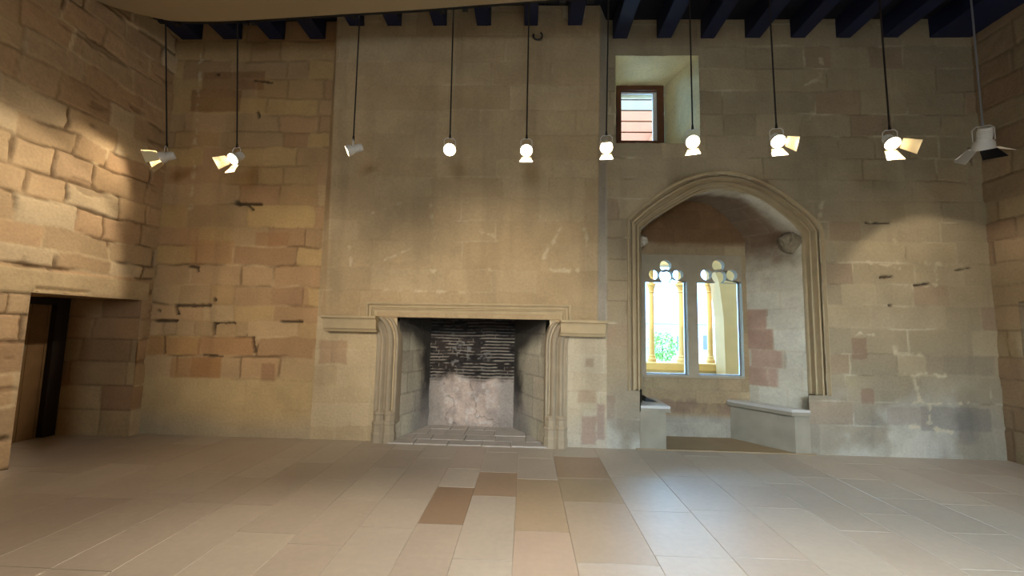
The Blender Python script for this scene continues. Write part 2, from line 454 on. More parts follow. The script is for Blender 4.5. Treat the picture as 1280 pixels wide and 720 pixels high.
def back_shape(U, V):
    wL, wR = (U < BX0-0.06), (U > BX1+0.055)
    H = np.zeros(U.shape); COL = np.zeros(U.shape+(3,))
    grime = fbm(U, V, 0.9, 5, 5); fine = fbm(U, V, 7, 8, 4)
    for which, m, crs, seed, wa, wb in (('L', wL, CRS_L, 11, .26, .85), ('M', ~wL & ~wR, CRS_M, 23, .35, .95), ('R', wR, CRS_R, 37, .32, .85)):
        r1, r2, r3, d = blocks(U, V, crs, seed, wa, wb, {'L': .036, 'M': .012, 'R': .018}[which])
        if which == 'L':
            low = 1-smooth(0.66, 0.72, V+0.06*(fine-0.5))
            base = mixc(col_(182, 156, 116), col_(170, 136, 98), r1); base = mixc(base, col_(180, 152, 104), (r2 > .6)*r3)
            base = base*(0.90+0.20*r3)[..., None]
            base = mixc(base, np.broadcast_to(col_(184, 160, 116), base.shape), low)
            jw = 0.010+0.010*fbm(U, V, 4, 91, 2); j = (1-smooth(jw*.4, jw*1.4, d))*(1-low*0.85)*(.2+.8*smooth(.42, .62, fbm(U, V, 1.9, 95, 3)))*(1-.55*smooth(2.7, 3.3, V))
            pale = smooth(.45, .62, fbm(U, V, 2.2, 66, 3))
            h = (r2-.5)*0.010*(1-low)+0.010*(fine-.5)*(1-.6*low)-j*(0.014-0.012*pale)
            c = mixc(base, mixc(col_(96, 72, 46)+0*base, col_(196, 172, 132)+0*base, pale), j*.65)
            c = mixc(c, col_(158, 150, 134)+0*c, (1-smooth(0.0, 0.35, V+0.3*(grime-.5)))*.5)
        elif which == 'M':
            base = mixc(col_(180, 160, 126), col_(174, 152, 117), r1); base = base*(0.96+0.08*r3)[..., None]
            j = (1-smooth(.003, .010, d))*(.15+.85*smooth(.48, .66, fbm(U, V, 1.7, 96, 3)))
            pale = smooth(.5, .62, fbm(U, V, 1.6, 67, 3))
            h = (r2-.5)*0.005+0.006*(fine-.5)-j*0.004
            c = mixc(base, mixc(col_(160, 138, 106)+0*base, col_(200, 184, 152)+0*base, pale), j*.5)
            # paler and greyer below the shelf; cool daylight painted in towards the right
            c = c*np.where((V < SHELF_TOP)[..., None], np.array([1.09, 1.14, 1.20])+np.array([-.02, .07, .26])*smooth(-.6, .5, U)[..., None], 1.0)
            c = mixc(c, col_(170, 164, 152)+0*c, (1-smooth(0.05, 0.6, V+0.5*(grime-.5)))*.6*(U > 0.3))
        else:
            base = mixc(col_(168, 152, 122), col_(156, 142, 116), r1); base = base*(0.92+0.16*r3)[..., None]
            base = mixc(base, col_(150, 122, 98)+0*base, (r2 > .88)*.4)
            j = (1-smooth(.003, .013, d))*(.15+.85*smooth(.46, .64, fbm(U, V, 1.8, 97, 3)))
            pale = smooth(.42, .6, fbm(U, V, 2.0, 68, 3))
            h = (r2-.5)*0.008+0.010*(fine-.5)-j*0.006*(1-pale)
            c = mixc(base, mixc(col_(132, 118, 94)+0*base, col_(196, 184, 154)+0*base, pale), j*.8)
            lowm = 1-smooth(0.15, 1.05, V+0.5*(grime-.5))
            c = mixc(c, c*np.array([.82, .89, 1.06]), lowm)  # bluer low down: cool daylight put into the stone colour
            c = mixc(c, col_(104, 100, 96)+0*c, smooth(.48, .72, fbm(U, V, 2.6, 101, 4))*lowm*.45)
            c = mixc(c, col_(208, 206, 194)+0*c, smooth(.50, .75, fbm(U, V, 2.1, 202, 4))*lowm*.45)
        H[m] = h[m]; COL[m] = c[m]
    for r in HOLLOW: H += rect_mask(U, V, r)*r[4]
    for r in PATCH: COL = mixc(COL, col_(*r[4])+0*COL, rect_mask(U, V, r)*.55)
    pm = seg_mask(U, V, PALE, ragged=1.3)*smooth(.40, .62, fbm(U, V, 9, 78, 3)); COL = mixc(COL, col_(204, 190, 158)+0*COL, pm*.6); H += pm*0.003
    cm = seg_mask(U, V, CRACKS); COL = mixc(COL, col_(52, 38, 26)+0*COL, cm*.8); H -= cm*0.035
    COL = COL*(0.86+0.28*fbm(U, V, 1.4, 15, 5))[..., None]
    # wide vertical drip stains
    st = smooth(.55, .72, fbm(U*3.0, V*0.25, 1.3, 301, 4)); COL = COL*(1-.10*st)[..., None]
    ed_ = np.minimum(edge_dist(U, V, SX0, SX1, SZ0, SZ1), edge_dist(U, V, FX0, FX1, -1, FZ))
    H = H*smooth(0, .035, ed_)
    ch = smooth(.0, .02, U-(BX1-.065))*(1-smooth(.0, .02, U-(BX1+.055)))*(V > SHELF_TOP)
    COL = mixc(COL, col_(172, 165, 152)*(.9+.2*fine)[..., None], ch*.8)  # right chamfer coloured paler to carry the daylight it picks up
    return H+breast_height(U, V), COL


OUT_PX = np.array([p[0] for p in AOD]); OUT_PZ = np.array([p[1] for p in AOD])


def back_keep(U, V):
    k = np.ones(U.shape, bool)
    k &= ~((U > FX0) & (U < FX1) & (V < FZ))
    k &= ~((U > SX0) & (U < SX1) & (V > SZ0) & (V < SZ1))
    top = np.interp(U, OUT_PX, OUT_PZ, left=-9, right=-9)
    k &= ~((U > OXL+.04) & (U < OXR-.04) & (V < np.maximum(top-.05, JAMB_Z)) & (V > JAMB_Z))
    k &= ~((U > NX0) & (U < NX1) & (V <= JAMB_Z))
    return k


NX0, NX1 = at(800, 520)[0], at(1012, 520)[0]
us = axis(XL-.1, XR+.1, 0.0135, (FX0, FX1, SX0, SX1, NX0, NX1, BX0-.055, BX0+.065, BX1+.055, BX1-.065))
vs = axis(-.03, ZTOP+.03, 0.0135, (FZ, SZ0, SZ1, JAMB_Z, SHELF_TOP-0.004))
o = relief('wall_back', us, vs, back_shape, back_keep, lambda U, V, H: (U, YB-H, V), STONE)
tag(o, 'back wall of weathered sandstone blocks behind the hanging spotlights', 'wall', kind='structure')

# ------------------------------------------------------------------ left wall with its low doorway
LDY0, LDY1, LDZ = 3.73, 4.86, 1.60
CRS_S = sorted([-0.02, .30, .58, .86, 1.12, 1.38, 1.60, 1.86, 2.02, 2.24, 2.50, 2.74, 3.02, 3.24, 3.5, 3.78, 4.02, 4.3, 4.56, 4.8, 5.05, 5.7])


def left_shape(U, V):
    r1, r2, r3, d = blocks(U, V, CRS_S, 57, .26, .66, .045)
    fine = fbm(U, V, 6, 58, 4)
    base = mixc(col_(186, 160, 122), col_(178, 146, 110), r1); base = mixc(base, col_(190, 170, 136)+0*base, (r2 > .6)*r3)
    base = base*(0.90+0.2*r3)[..., None]
    jw = 0.008+0.014*fbm(U, V, 4, 59, 2); j = (1-smooth(jw*.35, jw*1.3, d))*(.3+.7*smooth(.40, .60, fbm(U, V, 2.1, 98, 3)))
    pale = smooth(.50, .62, fbm(U, V, 2.4, 60, 3))
    crk = smooth(.70, .76, fbm(U*1.0, V*3.2, 2.2, 61, 4))
    h = (r2-.5)*0.020+0.018*(fine-.5)-j*(0.026-0.022*pale)-crk*.014
    c = mixc(base, mixc(col_(84, 62, 40)+0*base, col_(206, 184, 146)+0*base, pale), j*.75)
    c = mixc(c, col_(100, 76, 50)+0*c, crk*.4)
    c = c*(0.86+0.28*fbm(U, V, 1.4, 62, 5))[..., None]
    # the door lintel is one long pale block
    lm = smooth(0, .02, np.minimum(np.minimum(U-3.42, 4.95-U), np.minimum(V-1.58, 1.83-V)))
    c = mixc(c, col_(186, 164, 126)*(.9+.2*fine)[..., None], lm*.9); h = h*(1-lm)+lm*(.012+.016*(fine-.5))
    chip = smooth(0, .015, np.minimum(np.minimum(U-3.75, 4.25-U), np.minimum(V-1.57, 1.66+.05*(fbm(U, V, 5, 63, 2)-.5)-V))); h -= chip*.035
    h = h*smooth(0, .03, edge_dist(U, V, LDY0, LDY1, -1, LDZ))
    return h, c


us = axis(YF-.1, YB+.25, 0.016, (LDY0, LDY1)); vs = axis(-.03, ZTOP+.03, 0.016, (LDZ,))
o = relief('wall_left', us, vs, left_shape, lambda U, V: ~((U > LDY0) & (U < LDY1) & (V < LDZ)), lambda U, V, H: (XL+H, U, V), STONE, flip=True)
tag(o, 'left wall of rough golden sandstone blocks with a low doorway', 'wall', kind='structure')

# door embrasure: jambs, head and the old door at its far side
DX = -5.55


def plain_shape(crs, seed, ca, cb, wa=.3, wb=.7, rough=.012, joint=.008):
    def fn(U, V):
        r1, r2, r3, d = blocks(U, V, crs, seed, wa, wb, .02)
        f = fbm(U, V, 7, seed+5, 4); j = 1-smooth(.004, .014, d)
        c = mixc(col_(*ca)+0*U[..., None], col_(*cb)+0*U[..., None], r1)*(.86+.28*r3)[..., None]
        c = c*(.85+.3*fbm(U, V, 1.6, seed+6, 4))[..., None]*(1-.3*j)[..., None]
        return rough*(f-.5)+(r2-.5)*rough-j*joint, c
    return fn


sh = plain_shape(CRS_S, 71, (176, 150, 108), (164, 128, 92))
d1 = empty('door_1', (DX, 4.3, 0), 'dark wooden door set deep in the low stone doorway at left', 'door', kind='structure')
relief('jamb', axis(DX-.1, XL, .02), axis(0, LDZ+.05, .02), sh, None, lambda U, V, H: (U, LDY1+.01*0-H+0.0, V), STONE, d1)
relief('jamb', axis(DX-.1, XL, .02), axis(0, LDZ+.05, .02), sh, None, lambda U, V, H: (U, LDY0+H, V), STONE, d1, flip=True)
relief('door_head', axis(DX-.1, XL, .02), axis(LDY0-.03, LDY1+.03, .02), sh, None, lambda U, V, H: (U, V, LDZ-H+.006), STONE, d1, flip=True)
MB().box((DX-.06, LDY1-.15, 0), (DX+.05, LDY1-.01, LDZ), .008).build('door_post', WOOD_DARK, d1)
MB().box((DX-.06, LDY0+.01, 0), (DX+.05, LDY0+.12, LDZ), .008).build('door_post', WOOD_DARK, d1)
MB().box((DX-.06, LDY0+.12, LDZ-.08), (DX+.045, LDY1-.15, LDZ), .008).build('door_rail', WOOD_DARK, d1)
mb = MB()
yy = LDY0+.122
while yy < LDY1-.16:
    y2 = min(yy+.165, LDY1-.152); mb.box((DX-.05, yy, -.01), (DX-.01, y2-.004, LDZ-.082), .004); yy += .165
mb.build('door_leaf', WOOD_DOOR, d1)
MB().box((DX-.12, LDY0-.2, -.02), (DX-.07, LDY1+.2, LDZ+.2)).build('door_backing', WOOD_DARK, d1)

# ------------------------------------------------------------------ right wall with a shallow recess at the frame's edge
RY0, RY1, RZ = 3.75, 4.76, 1.77
shr = plain_shape(CRS_R, 83, (158, 140, 110), (136, 112, 88), .35, .9, .02, .01)
us = axis(YF-.1, YB+.25, 0.02, (RY0, RY1)); vs = axis(-.03, ZTOP+.03, 0.02, (RZ,))
o = relief('wall_right', us, vs, lambda U, V: (lambda q: (q[0]*smooth(0, .03, edge_dist(U, V, RY0, RY1, -1, RZ)), q[1]))(shr(U, V)), lambda U, V: ~((U > RY0) & (U < RY1) & (V < RZ)), lambda U, V, H: (XR-H, U, V), STONE)
tag(o, 'right wall of dark brown sandstone at the edge of the room', 'wall', kind='structure')
d2 = empty('door_2', (XR+.3, 4.2, 0), 'stone doorway recess cut into the right wall', 'door', kind='structure')
relief('jamb', axis(XR, XR+.36, .02), axis(0, RZ+.03, .02), shr, None, lambda U, V, H: (U, RY1+.0-H*.5, V), STONE, d2)
relief('jamb', axis(XR, XR+.36, .02), axis(0, RZ+.03, .02), shr, None, lambda U, V, H: (U, RY0+H*.5, V), STONE, d2, flip=True)
relief('door_head', axis(XR, XR+.36, .02), axis(RY0-.02, RY1+.02, .02), shr, None, lambda U, V, H: (U, V, RZ-H*.5), STONE, d2, flip=True)
mb = MB(); yy = RY0
while yy < RY1-.01:
    y2 = min(yy+.17, RY1); mb.box((XR+.30, yy+.002, .01), (XR+.35, y2-.002, RZ), .004); yy += .17
mb.build('door_leaf', WOOD_DARK, d2)

# ------------------------------------------------------------------ wall behind the camera, solid
mb = MB(); mb.box((XL-.1, YF-.3, 0), (XR+.1, YF-.05, ZTOP))
tag(mb.build('wall_front', DRESSED), 'wall behind the viewer', 'wall', kind='structure')

# ------------------------------------------------------------------ floor of large flagstones
rnd = random.Random(4)
verts, faces, cols = [], [], []


def slab(x0, x1, y0, y1, c, z=0.0, g=.003):
    i = len(verts); q = [(x0+g, y0+g), (x1-g, y0+g), (x1-g, y1-g), (x0+g, y1-g)]
    verts.extend([(x, y, z) for x, y in q]); cols.extend([c]*4); faces.append((i, i+1, i+2, i+3))
    e = .004; p = [(x0-e+g, y0-e+g), (x1+e-g, y0-e+g), (x1+e-g, y1+e-g), (x0-e+g, y1+e-g)]
    verts.extend([(x, y, z-.005) for x, y in p]); cols.extend([tuple(np.array(c)*.8)]*4)
    for k in range(4): faces.append((i+k, i+4+k, i+4+(k+1) % 4, i+(k+1) % 4))


dark_spots = [(at_z(556, 633, 0), (140, 112, 84)), (at_z(617, 613, 0), (156, 130, 102)), (at_z(712, 612, 0), (156, 136, 106)), (at_z(655, 603, 0), (164, 142, 112)),
              (at_z(725, 575, 0), (158, 132, 104)), (at_z(660, 700, 0), (176, 154, 132)), (at_z(725, 695, 0), (164, 146, 122))]
x = XL-1.2
dxa = (at_z(550, 609, 0)[0]+at_z(517, 655, 0)[0])/2; dxb = (at_z(595, 609, 0)[0]+at_z(577, 656, 0)[0])/2
dya, dyb = at_z(547, 655, 0)[1], at_z(572, 609, 0)[1]
edges_x = [dxa, dxb]
while edges_x[0] > XL-1.2: edges_x.insert(0, edges_x[0]-rnd.uniform(.34, .50))
while edges_x[-1] < XR+.5: edges_x.append(edges_x[-1]+rnd.uniform(.34, .50))
for a, b in zip(edges_x, edges_x[1:]):
    y = YF-.4-rnd.uniform(0, .8)
    while y < 5.0:
        L = rnd.uniform(.45, 1.05); y2 = min(y+L, 5.02)
        if 5.02-y2 < .2: y2 = 5.02
        if a == dxa and y < dya-.01 and y2 > dya-.35: y2 = dya
        elif a == dxa and abs(y-dya) < .01: y2 = dyb
        k = rnd.random()
        c = lin((180, 168, 150))*(1-k)+lin((172, 156, 138))*k
        c = c*rnd.uniform(.96, 1.04)
        for (sx, sy), dc in dark_spots:
            if a < sx < b and y < sy < y2: c = lin(dc)
        slab(a, b, y, y2, tuple(c)); y = y2
i = len(verts); verts += [(XL-1.2, YF-.5, -.004), (XR+.6, YF-.5, -.004), (XR+.6, 5.98, -.004), (XL-1.2, 5.98, -.004)]
cols += [tuple(lin((196, 182, 156)))]*4; faces.append((i, i+1, i+2, i+3))
me = bpy.data.meshes.new('floor'); me.from_pydata(verts, [], faces)
ca = me.color_attributes.new('Col', 'FLOAT_COLOR', 'POINT')
ca.data.foreach_set('color', np.concatenate([np.array(cols), np.ones((len(cols), 1))], 1).astype(np.float32).ravel())
tag(link('floor', me, FLOOR), 'smooth floor of long tan flagstones', 'floor', kind='structure')

# ------------------------------------------------------------------ ceiling and beams
mb = MB(); yy = YF-.3
xx = XL-.3
while xx < XR+.3:
    mb.box((xx, YF-.3, ZTOP), (xx+.298, YB+.3, ZTOP+.05)); xx += .3
tag(mb.build('ceiling', NAVY_DARK), 'dark navy boarded ceiling above the beams', 'ceiling', kind='structure')
BEAMS = [(228, 253), (280, 303), (337, 356), (388, 407), (434, 453), (482, 500), (540, 557), (595, 613), (655, 672), (710, 728),
         (766, 784), (821, 839), (876, 893), (931, 950), (988, 1006), (1045, 1063), (1103, 1122), (1162, 1203)]
ORD = ['first', 'second', 'third', 'fourth', 'fifth', 'sixth', 'seventh', 'eighth', 'ninth', 'tenth']
for i, (p0, p1) in enumerate(BEAMS):
    x0, x1 = at(p0, 45)[0], at(p1, 45)[0]
    if 4 <= i <= 9: x0, x1 = x0*.945, x1*.945
    if i == len(BEAMS)-1: x1 = XR+.05
    o = MB().box((x0, YF-.02, BEAM_Z), (x1, YB+.2, ZTOP), .008).build('ceiling_beam', NAVY)
    if i < 10: lb = 'dark blue ceiling beam half hidden above cream canopy, %s from the left wall' % ORD[i]
    elif i == len(BEAMS)-1: lb = 'broad dark blue ceiling beam lying along the right wall'
    else: lb = 'dark blue ceiling beam right of the canopy, %s one counted from the small window side' % ORD[i-10]
    tag(o, lb, 'beam', 'dark blue ceiling beams')

# outer face of the building: closes the thick wall, open only at the windows
_a, _b = at(799, 318, 5.6), at(930.5, 474, 5.6); _a = (_a[0]-.12, _a[1]+.25); _b = (_b[0]+.30, _b[1]-.08)
o = plate('wall_outer', [(-5.95, -.3), (5.95, -.3), (5.95, 5.6), (-5.95, 5.6)], [[(_a[0], _b[1]), (_b[0], _b[1]), (_b[0], _a[1]), (_a[0], _a[1])], [(SBX0-.02, SBZ0-.02), (SBX1+.02, SBZ0-.02), (SBX1+.02, SBZ1+.02), (SBX0-.02, SBZ1+.02)]], 5.90, 5.98, DRESSED)
tag(o, 'outer face of the thick back wall', 'wall', kind='structure')
mb = MB(); mb.box((-5.95, YF-.3, -.3), (-5.83, 5.92, 5.6)); mb.box((5.85, YF-.3, -.3), (5.95, 5.92, 5.6)); mb.box((-5.95, YF-.3, ZTOP+.06), (5.95, 5.95, 5.6))
tag(mb.build('wall_side_outer', DRESSED), 'outer side walls and roof deck', 'wall', kind='structure')

# ------------------------------------------------------------------ fireplace
FP = empty('fireplace', ((FX0+FX1)/2, YB, 0), 'large stone fireplace with moulded frame, side shelves and blackened hearth', 'fireplace')
FY = 4.94


def sweep(name, path, prof, yb, parent, mat=DRESSED, inward=None):
    """path: (x, z) corners; prof: (inward offset, rise towards the room)"""
    mb = MB(); rows = []
    for (x, z), (nx, nz) in zip(path, inward):
        rows.append([(x+nx*o_, yb-d_, z+nz*o_) for o_, d_ in prof])
    mb.grid(rows)
    return mb.build(name, mat, parent)


# moulded frame round the head of the opening
tl, tr_ = at(459, 377.5, FY), at(714, 381, FY)
bl, br = (tl[0], SHELF_TOP-.02), (tr_[0], SHELF_TOP-.02)
prof = [(0, -.04), (0, .055), (.018, .062), (.030, .055), (.036, .035), (.062, .032), (.068, .018), (.078, .024), (.092, .010), (.118, .006), (.124, -.012), (.150, -.016), (.165, -.03), (.176, -.06), (.176, -.30)]
sweep('mantel_frame', [bl, tl, tr_, br], prof, FY, FP, inward=[(1.12, 0), (1.12, -1), (-1.12, -1), (-1.12, 0)])

# side shelves
for sgn, xa, xb, ya, yb_ in ((-1, 405, 470, 396.5, 415), (1, 701, 757, 403, 421)):
    x0, z1 = at(xa, ya, 4.88); x1, z0 = at(xb, yb_, 4.88)
    zt = SHELF_TOP+.012; zb = zt-.19
    prof2 = [(.06, zt), (.17, zt), (.17, zt-.028), (.145, zt-.040), (.138, zt-.060), (.132, zt-.150), (.115, zt-.165), (.10, zb), (-.03, zb), (-.03, zt)]
    mb = MB()
    out0 = 0.0 if sgn < 0 else 0.0
    rows = []
    for x, k in ((x0, 0), (x0+.035 if sgn < 0 else x0, 1), (x1 if sgn < 0 else x1-.035, 1), (x1, 0)):
        end = (k == 0)
        r = []
        for dpt, z in prof2:
            xx_ = x
            if (sgn < 0 and x == x0 and end) or (sgn > 0 and x == x1 and end):
                xx_ = x + (-1 if sgn < 0 else 1)*(max(0, dpt-.132))*0.6
                if sgn > 0: xx_ = min(xx_, x1+.02)
            r.append((xx_, YB-dpt, z))
        rows.append(r)
    R = mb.grid(rows, close=True)
    mb.bm.faces.new(R[0]); mb.bm.faces.new(R[-1][::-1])
    mb.build('mantel_shelf', DRESSED, FP)

# moulded jambs that bend outwards under the shelves
JZ0, JZ1, JZ2 = .34, at(590, 432)[1], SHELF_TOP-.0
for sgn in (-1, 1):
    xin = at(497, 480, 5.0)[0] if sgn < 0 else at(680.5, 480, 5.0)[0]       # inner edge
    W = .27
    prof3 = [(0, -.34), (0, -.02), (.012, .008), (.030, .012), (.046, .0), (.052, -.022), (.062, -.024), (.070, .010), (.085, .036), (.104, .046), (.122, .036), (.134, .014),
             (.142, -.004), (.152, .0), (.164, .026), (.180, .042), (.197, .042), (.212, .028), (.222, .006), (.236, .002), (.25, .012), (W, .004), (W, -.03)]
    mb = MB(); rows = []
    for k in range(31):
        if k <= 10: z = JZ0*.6+(JZ1-JZ0*.6)*k/10; s = 0
        else:
            t = (k-10)/20; z = JZ1+(JZ2-JZ1)*t; s = .15*(1-math.sqrt(max(0, 1-(t*.97)**2)))
        rows.append([(xin+sgn*(s*(1 if o_ < .05 else 1+.6*min(1, o_/.2))+o_), 4.985-d_, z) for o_, d_ in prof3])
    mb.grid(rows)
    jb = mb.build('jamb', DRESSED_GREY, FP, smooth=True)
    for cx_, r_ in ((.075, .072), (.195, .074)):
        m = Matrix.Translation((xin+sgn*cx_, 4.985, 0)) @ Matrix.Rotation(math.pi/8, 4, 'Z')
        MB().lathe([(r_*1.15, 0), (r_*1.15, .10), (r_*1.02, .125), (r_*1.02, .20), (r_*1.13, .215), (r_*1.10, .235), (r_*.86, .25), (r_*.80, .31), (r_*.92, .325), (r_*.9, .345), (r_*.62, .36)], m, 8).build('column_base', DRESSED_GREY, jb)

# firebox
FBY = 5.82
fbx0, fbx1 = at(538, 480, FBY)[0], at(641.5, 480, FBY)[0]
FTOP = 2.7
CRS_T = sorted([-.02]+[i*.26 for i in range(1, 13)])


def side_shape(seed):
    g = plain_shape(CRS_T, seed, (186, 182, 162), (180, 172, 154), .35, .6, .01, .002)
    def fn(U, V):
        h, c = g(U, V)                                       # U: 0 at the front edge, 1 at the back
        n = fbm(U*1.2, V, 2.2, seed+9, 5)
        s = smooth(.55, .95, U+.6*(n-.5)+.40*np.clip(V-1.1, 0, 1))*smooth(.15, .9, V+.6*(n-.5)+.25)
        s = np.maximum(s, smooth(1.15, 1.42, V+.35*U+.15*(n-.5)))
        c = mixc(c, col_(34, 32, 33)+0*c, s*.93)
        lowg = (1-smooth(.1, .75, V+.5*(n-.5)))*smooth(.25, .6, U)
        c = mixc(c, col_(122, 122, 128)+0*c, lowg*.6)
        return h, c
    return fn


xi0, xi1 = at(496, 480, 5.06)[0], at(681.5, 480, 5.06)[0]
us = np.linspace(0, 1, 60); vs = axis(0, FTOP, .018)
dl = Vector((fbx0-xi0, FBY-5.06)); nl = Vector((dl.y, -dl.x)).normalized()
relief('firebox_side', us, vs, side_shape(301), None, lambda U, V, H: (xi0+dl.x*U+nl.x*H, 5.06+dl.y*U+nl.y*H, V), SOOT, FP)
dr = Vector((fbx1-xi1, FBY-5.06)); nr = Vector((-dr.y, dr.x)).normalized()
relief('firebox_side', us, vs, side_shape(331), None, lambda U, V, H: (xi1+dr.x*U+nr.x*H, 5.06+dr.y*U+nr.y*H, V), SOOT, FP, flip=True)


def fireback(U, V):
    z = V
    wob = .014*(fbm(U, V, 4, 401, 3)-.5)*2+.03*np.clip(V-1.15, 0, 1)*np.sin((U-fbx0)*5.2)
    p = .043; q = (z+wob)/p; fr = q-np.floor(q); row = np.floor(q)
    ln = np.minimum(fr, 1-fr)*p
    off = hash2(row, row*0, 402); uu = (U+off*.3)/.20; fu = uu-np.floor(uu); lu = np.minimum(fu, 1-fu)*.20
    tile_r = hash2(row, np.floor(uu), 403)
    n = fbm(U, V, 5, 404, 5); n2 = fbm(U, V, 14, 405, 4)
    upper = smooth(.60, .72, V+.22*(n-.5))
    mort = (1-smooth(.003, .010, ln+.006*(n2-.5)))*smooth(.32, .5, fbm(U, V*2, 6, 406, 4))
    mort = np.maximum(mort, (1-smooth(.003, .008, lu))*smooth(.75, .85, tile_r)*.6)
    chalk = smooth(.62, .75, n2)*smooth(.45, .7, fbm(U, V, 3, 407, 3))
    black = mixc(col_(26, 24, 25)+0*U[..., None], col_(52, 46, 42)+0*U[..., None], tile_r)
    c_up = mixc(black, col_(168, 160, 148)+0*black, mort*.75*(1-.8*smooth(1.12, 1.4, V)))
    c_up = mixc(c_up, col_(150, 148, 146)+0*c_up, chalk*.5*(1-smooth(1.1, 1.4, V)))
    c_lo = mixc(col_(186, 170, 158)+0*black, col_(160, 148, 140)+0*black, smooth(.35, .65, n))
    c_lo = mixc(c_lo, col_(196, 190, 184)+0*black, smooth(.55, .7, n2)*.6)
    crk = 1-smooth(.0, .03, np.abs(fbm(U, V, 3.5, 409, 4)-.5)); c_lo = mixc(c_lo, col_(96, 88, 84)+0*black, crk*.6)
    c_lo = mixc(c_lo, col_(150, 142, 134)+0*black, 1-smooth(.1, .3, np.minimum(U-fbx0, fbx1-U)+.2*(n-.5)))
    c = mixc(c_lo, c_up, upper)
    h = upper*((tile_r-.5)*.022-.010*(1-mort)*0+mort*.008)+(1-upper)*(.03*(n-.5)+.02*(n2-.5)-.01)
    return h, c


relief('fireback', axis(fbx0-.01, fbx1+.01, .009), axis(0, FTOP, .009), fireback, None, lambda U, V, H: (U, FBY-.03-H, V), SOOT, FP)
mb = MB(); mb.box((FX0-.2, 5.02, FTOP), (FX1+.2, FBY+.05, FTOP+.05)); mb.box((FX0-.2, 5.02, FZ+.10), (FX1+.2, 5.08, FTOP))
mb.build('flue', mat_plain('flue_soot', rgb(30, 28, 27), .9), FP)
# hearth of worn slabs, one step of two centimetres
mb = MB(); rnd = random.Random(9)
yy = 4.90
for rw, dep in enumerate((.2, .24, .26, .28)):
    xx = FX0-.02
    xend = FX1+.02
    while xx < xend-.03:
        wd = rnd.uniform(.2, .42); x2 = min(xx+wd, xend)
        if xend-x2 < .12: x2 = xend
        z = .018+rnd.uniform(-.004, .004)
        mb.box((xx+.004, yy+.004+(rnd.uniform(0, .02) if rw == 0 else 0), -.02), (x2-.004, yy+dep-.004, z), .006); xx = x2
    yy += dep
mb.build('hearth', mat_plain('ashy_hearth_stone', rgb(176, 168, 158), .85, var=.25, scale=6, bump=.3), FP)

# ------------------------------------------------------------------ window niche: moulded arch, vault, back wall
prof4 = [(0.0, -.02), (0.0, .022), (.06, .026), (.10, .012), (.16, .0), (.19, -.045), (.27, -.055), (.33, -.012), (.43, -.010), (.47, -.060), (.54, -.080), (.62, -.078), (.67, -.036), (.76, -.034), (.79, -.095), (.88, -.11), (.93, -.085), (1.0, -.11), (1.0, -.17)]
pathO = [(OXL, JAMB_Z), (OXL, 1.2), (OXL, 1.8)]+AOD+[(OXR, 1.8), (OXR, 1.2), (OXR, JAMB_Z)]
pathI = [(IXL, JAMB_Z), (IXL, 1.2), (IXL, 1.8)]+AID+[(IXR, 1.8), (IXR, 1.2), (IXR, JAMB_Z)]
mb = MB()
mb.grid([[(a[0]+(b[0]-a[0])*t, YB-d_, a[1]+(b[1]-a[1])*t) for t, d_ in prof4] for a, b in zip(pathO, pathI)])
o = mb.build('trim_1', DRESSED, smooth=True)
tag(o, 'moulded stone arch framing the window niche', 'arch', kind='structure')

# small stops closing the foot of the moulding
for xa, xb in ((OXL, IXL), (IXR, OXR)):
    pass

# vault and reveals: from the inner arch edge to the back wall
bxr = at(933, 440, BACK_Y)[0]; bxl = at(803, 440, BACK_Y)[0]-.06
bz = at(836, 508, 4.97)[1]
path = [(IXL, z) for z in np.linspace(bz-.035, AIW[0][1]-.05, 40)]+AID+[(IXR, z) for z in np.linspace(AIW[-1][1]-.05, bz-.035, 40)]
P = np.array(path); S = np.concatenate([[0], np.cumsum(np.hypot(*np.diff(P, axis=0).T))])
backx = lambda X: bxl+(X-IXL)/(IXR-IXL)*(bxr-bxl)


def tunnel_map(U, V, H):
    X = np.interp(U, S, P[:, 0]); Z = np.interp(U, S, P[:, 1])
    cx = (IXL+IXR)/2
    nx = np.sign(cx-X)*(np.abs(X-cx) > .98*(IXR-IXL)/2)
    nz = -1.0*(Z > AIW[0][1])
    XX = X+(backx(X)-X)*V
    return XX+nx*H, YI+(BACK_Y+.03-YI)*V, Z+nz*H*.6


def tunnel_shape(U, V):
    Z = np.interp(U, S, P[:, 1]); X = np.interp(U, S, P[:, 0])
    crs = sorted([-.02]+list(np.cumsum([.26, .22, .25, .24, .22, .26, .25, .24, .26, .24, .25, .26, .24, .25, .24, .26, .25, .26, .25, .24, .26, .25, .24, .26, .26, .25, .25, .26, .26])))
    u2 = np.where(X > 2.4, S[-1]-U, U)+bz                        # measured up from the floor on either side
    r1, r2, r3, d = blocks(V*.62+(X > 2.4)*3.3, u2, crs, 501, .26, .46, .012)
    n = fbm(V*.6, u2, 3, 502, 4); f = fbm(V*.6, u2, 9, 503, 4)
    base = mixc(col_(206, 202, 184)+0*U[..., None], col_(194, 186, 164)+0*U[..., None], r1)
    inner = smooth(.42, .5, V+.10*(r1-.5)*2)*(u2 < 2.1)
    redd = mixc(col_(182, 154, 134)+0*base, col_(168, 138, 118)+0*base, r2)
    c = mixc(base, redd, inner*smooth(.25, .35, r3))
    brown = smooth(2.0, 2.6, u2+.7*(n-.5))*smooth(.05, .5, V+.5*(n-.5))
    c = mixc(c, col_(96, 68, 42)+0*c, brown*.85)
    j = (1-smooth(.003, .011, d))*(1-.8*smooth(1.9, 2.3, u2)); c = mixc(c, col_(192, 178, 150)+0*c, j*.5)
    c = c*(.86+.28*f)[..., None]
    return (r2-.5)*.010+.014*(f-.5)-j*.004, c


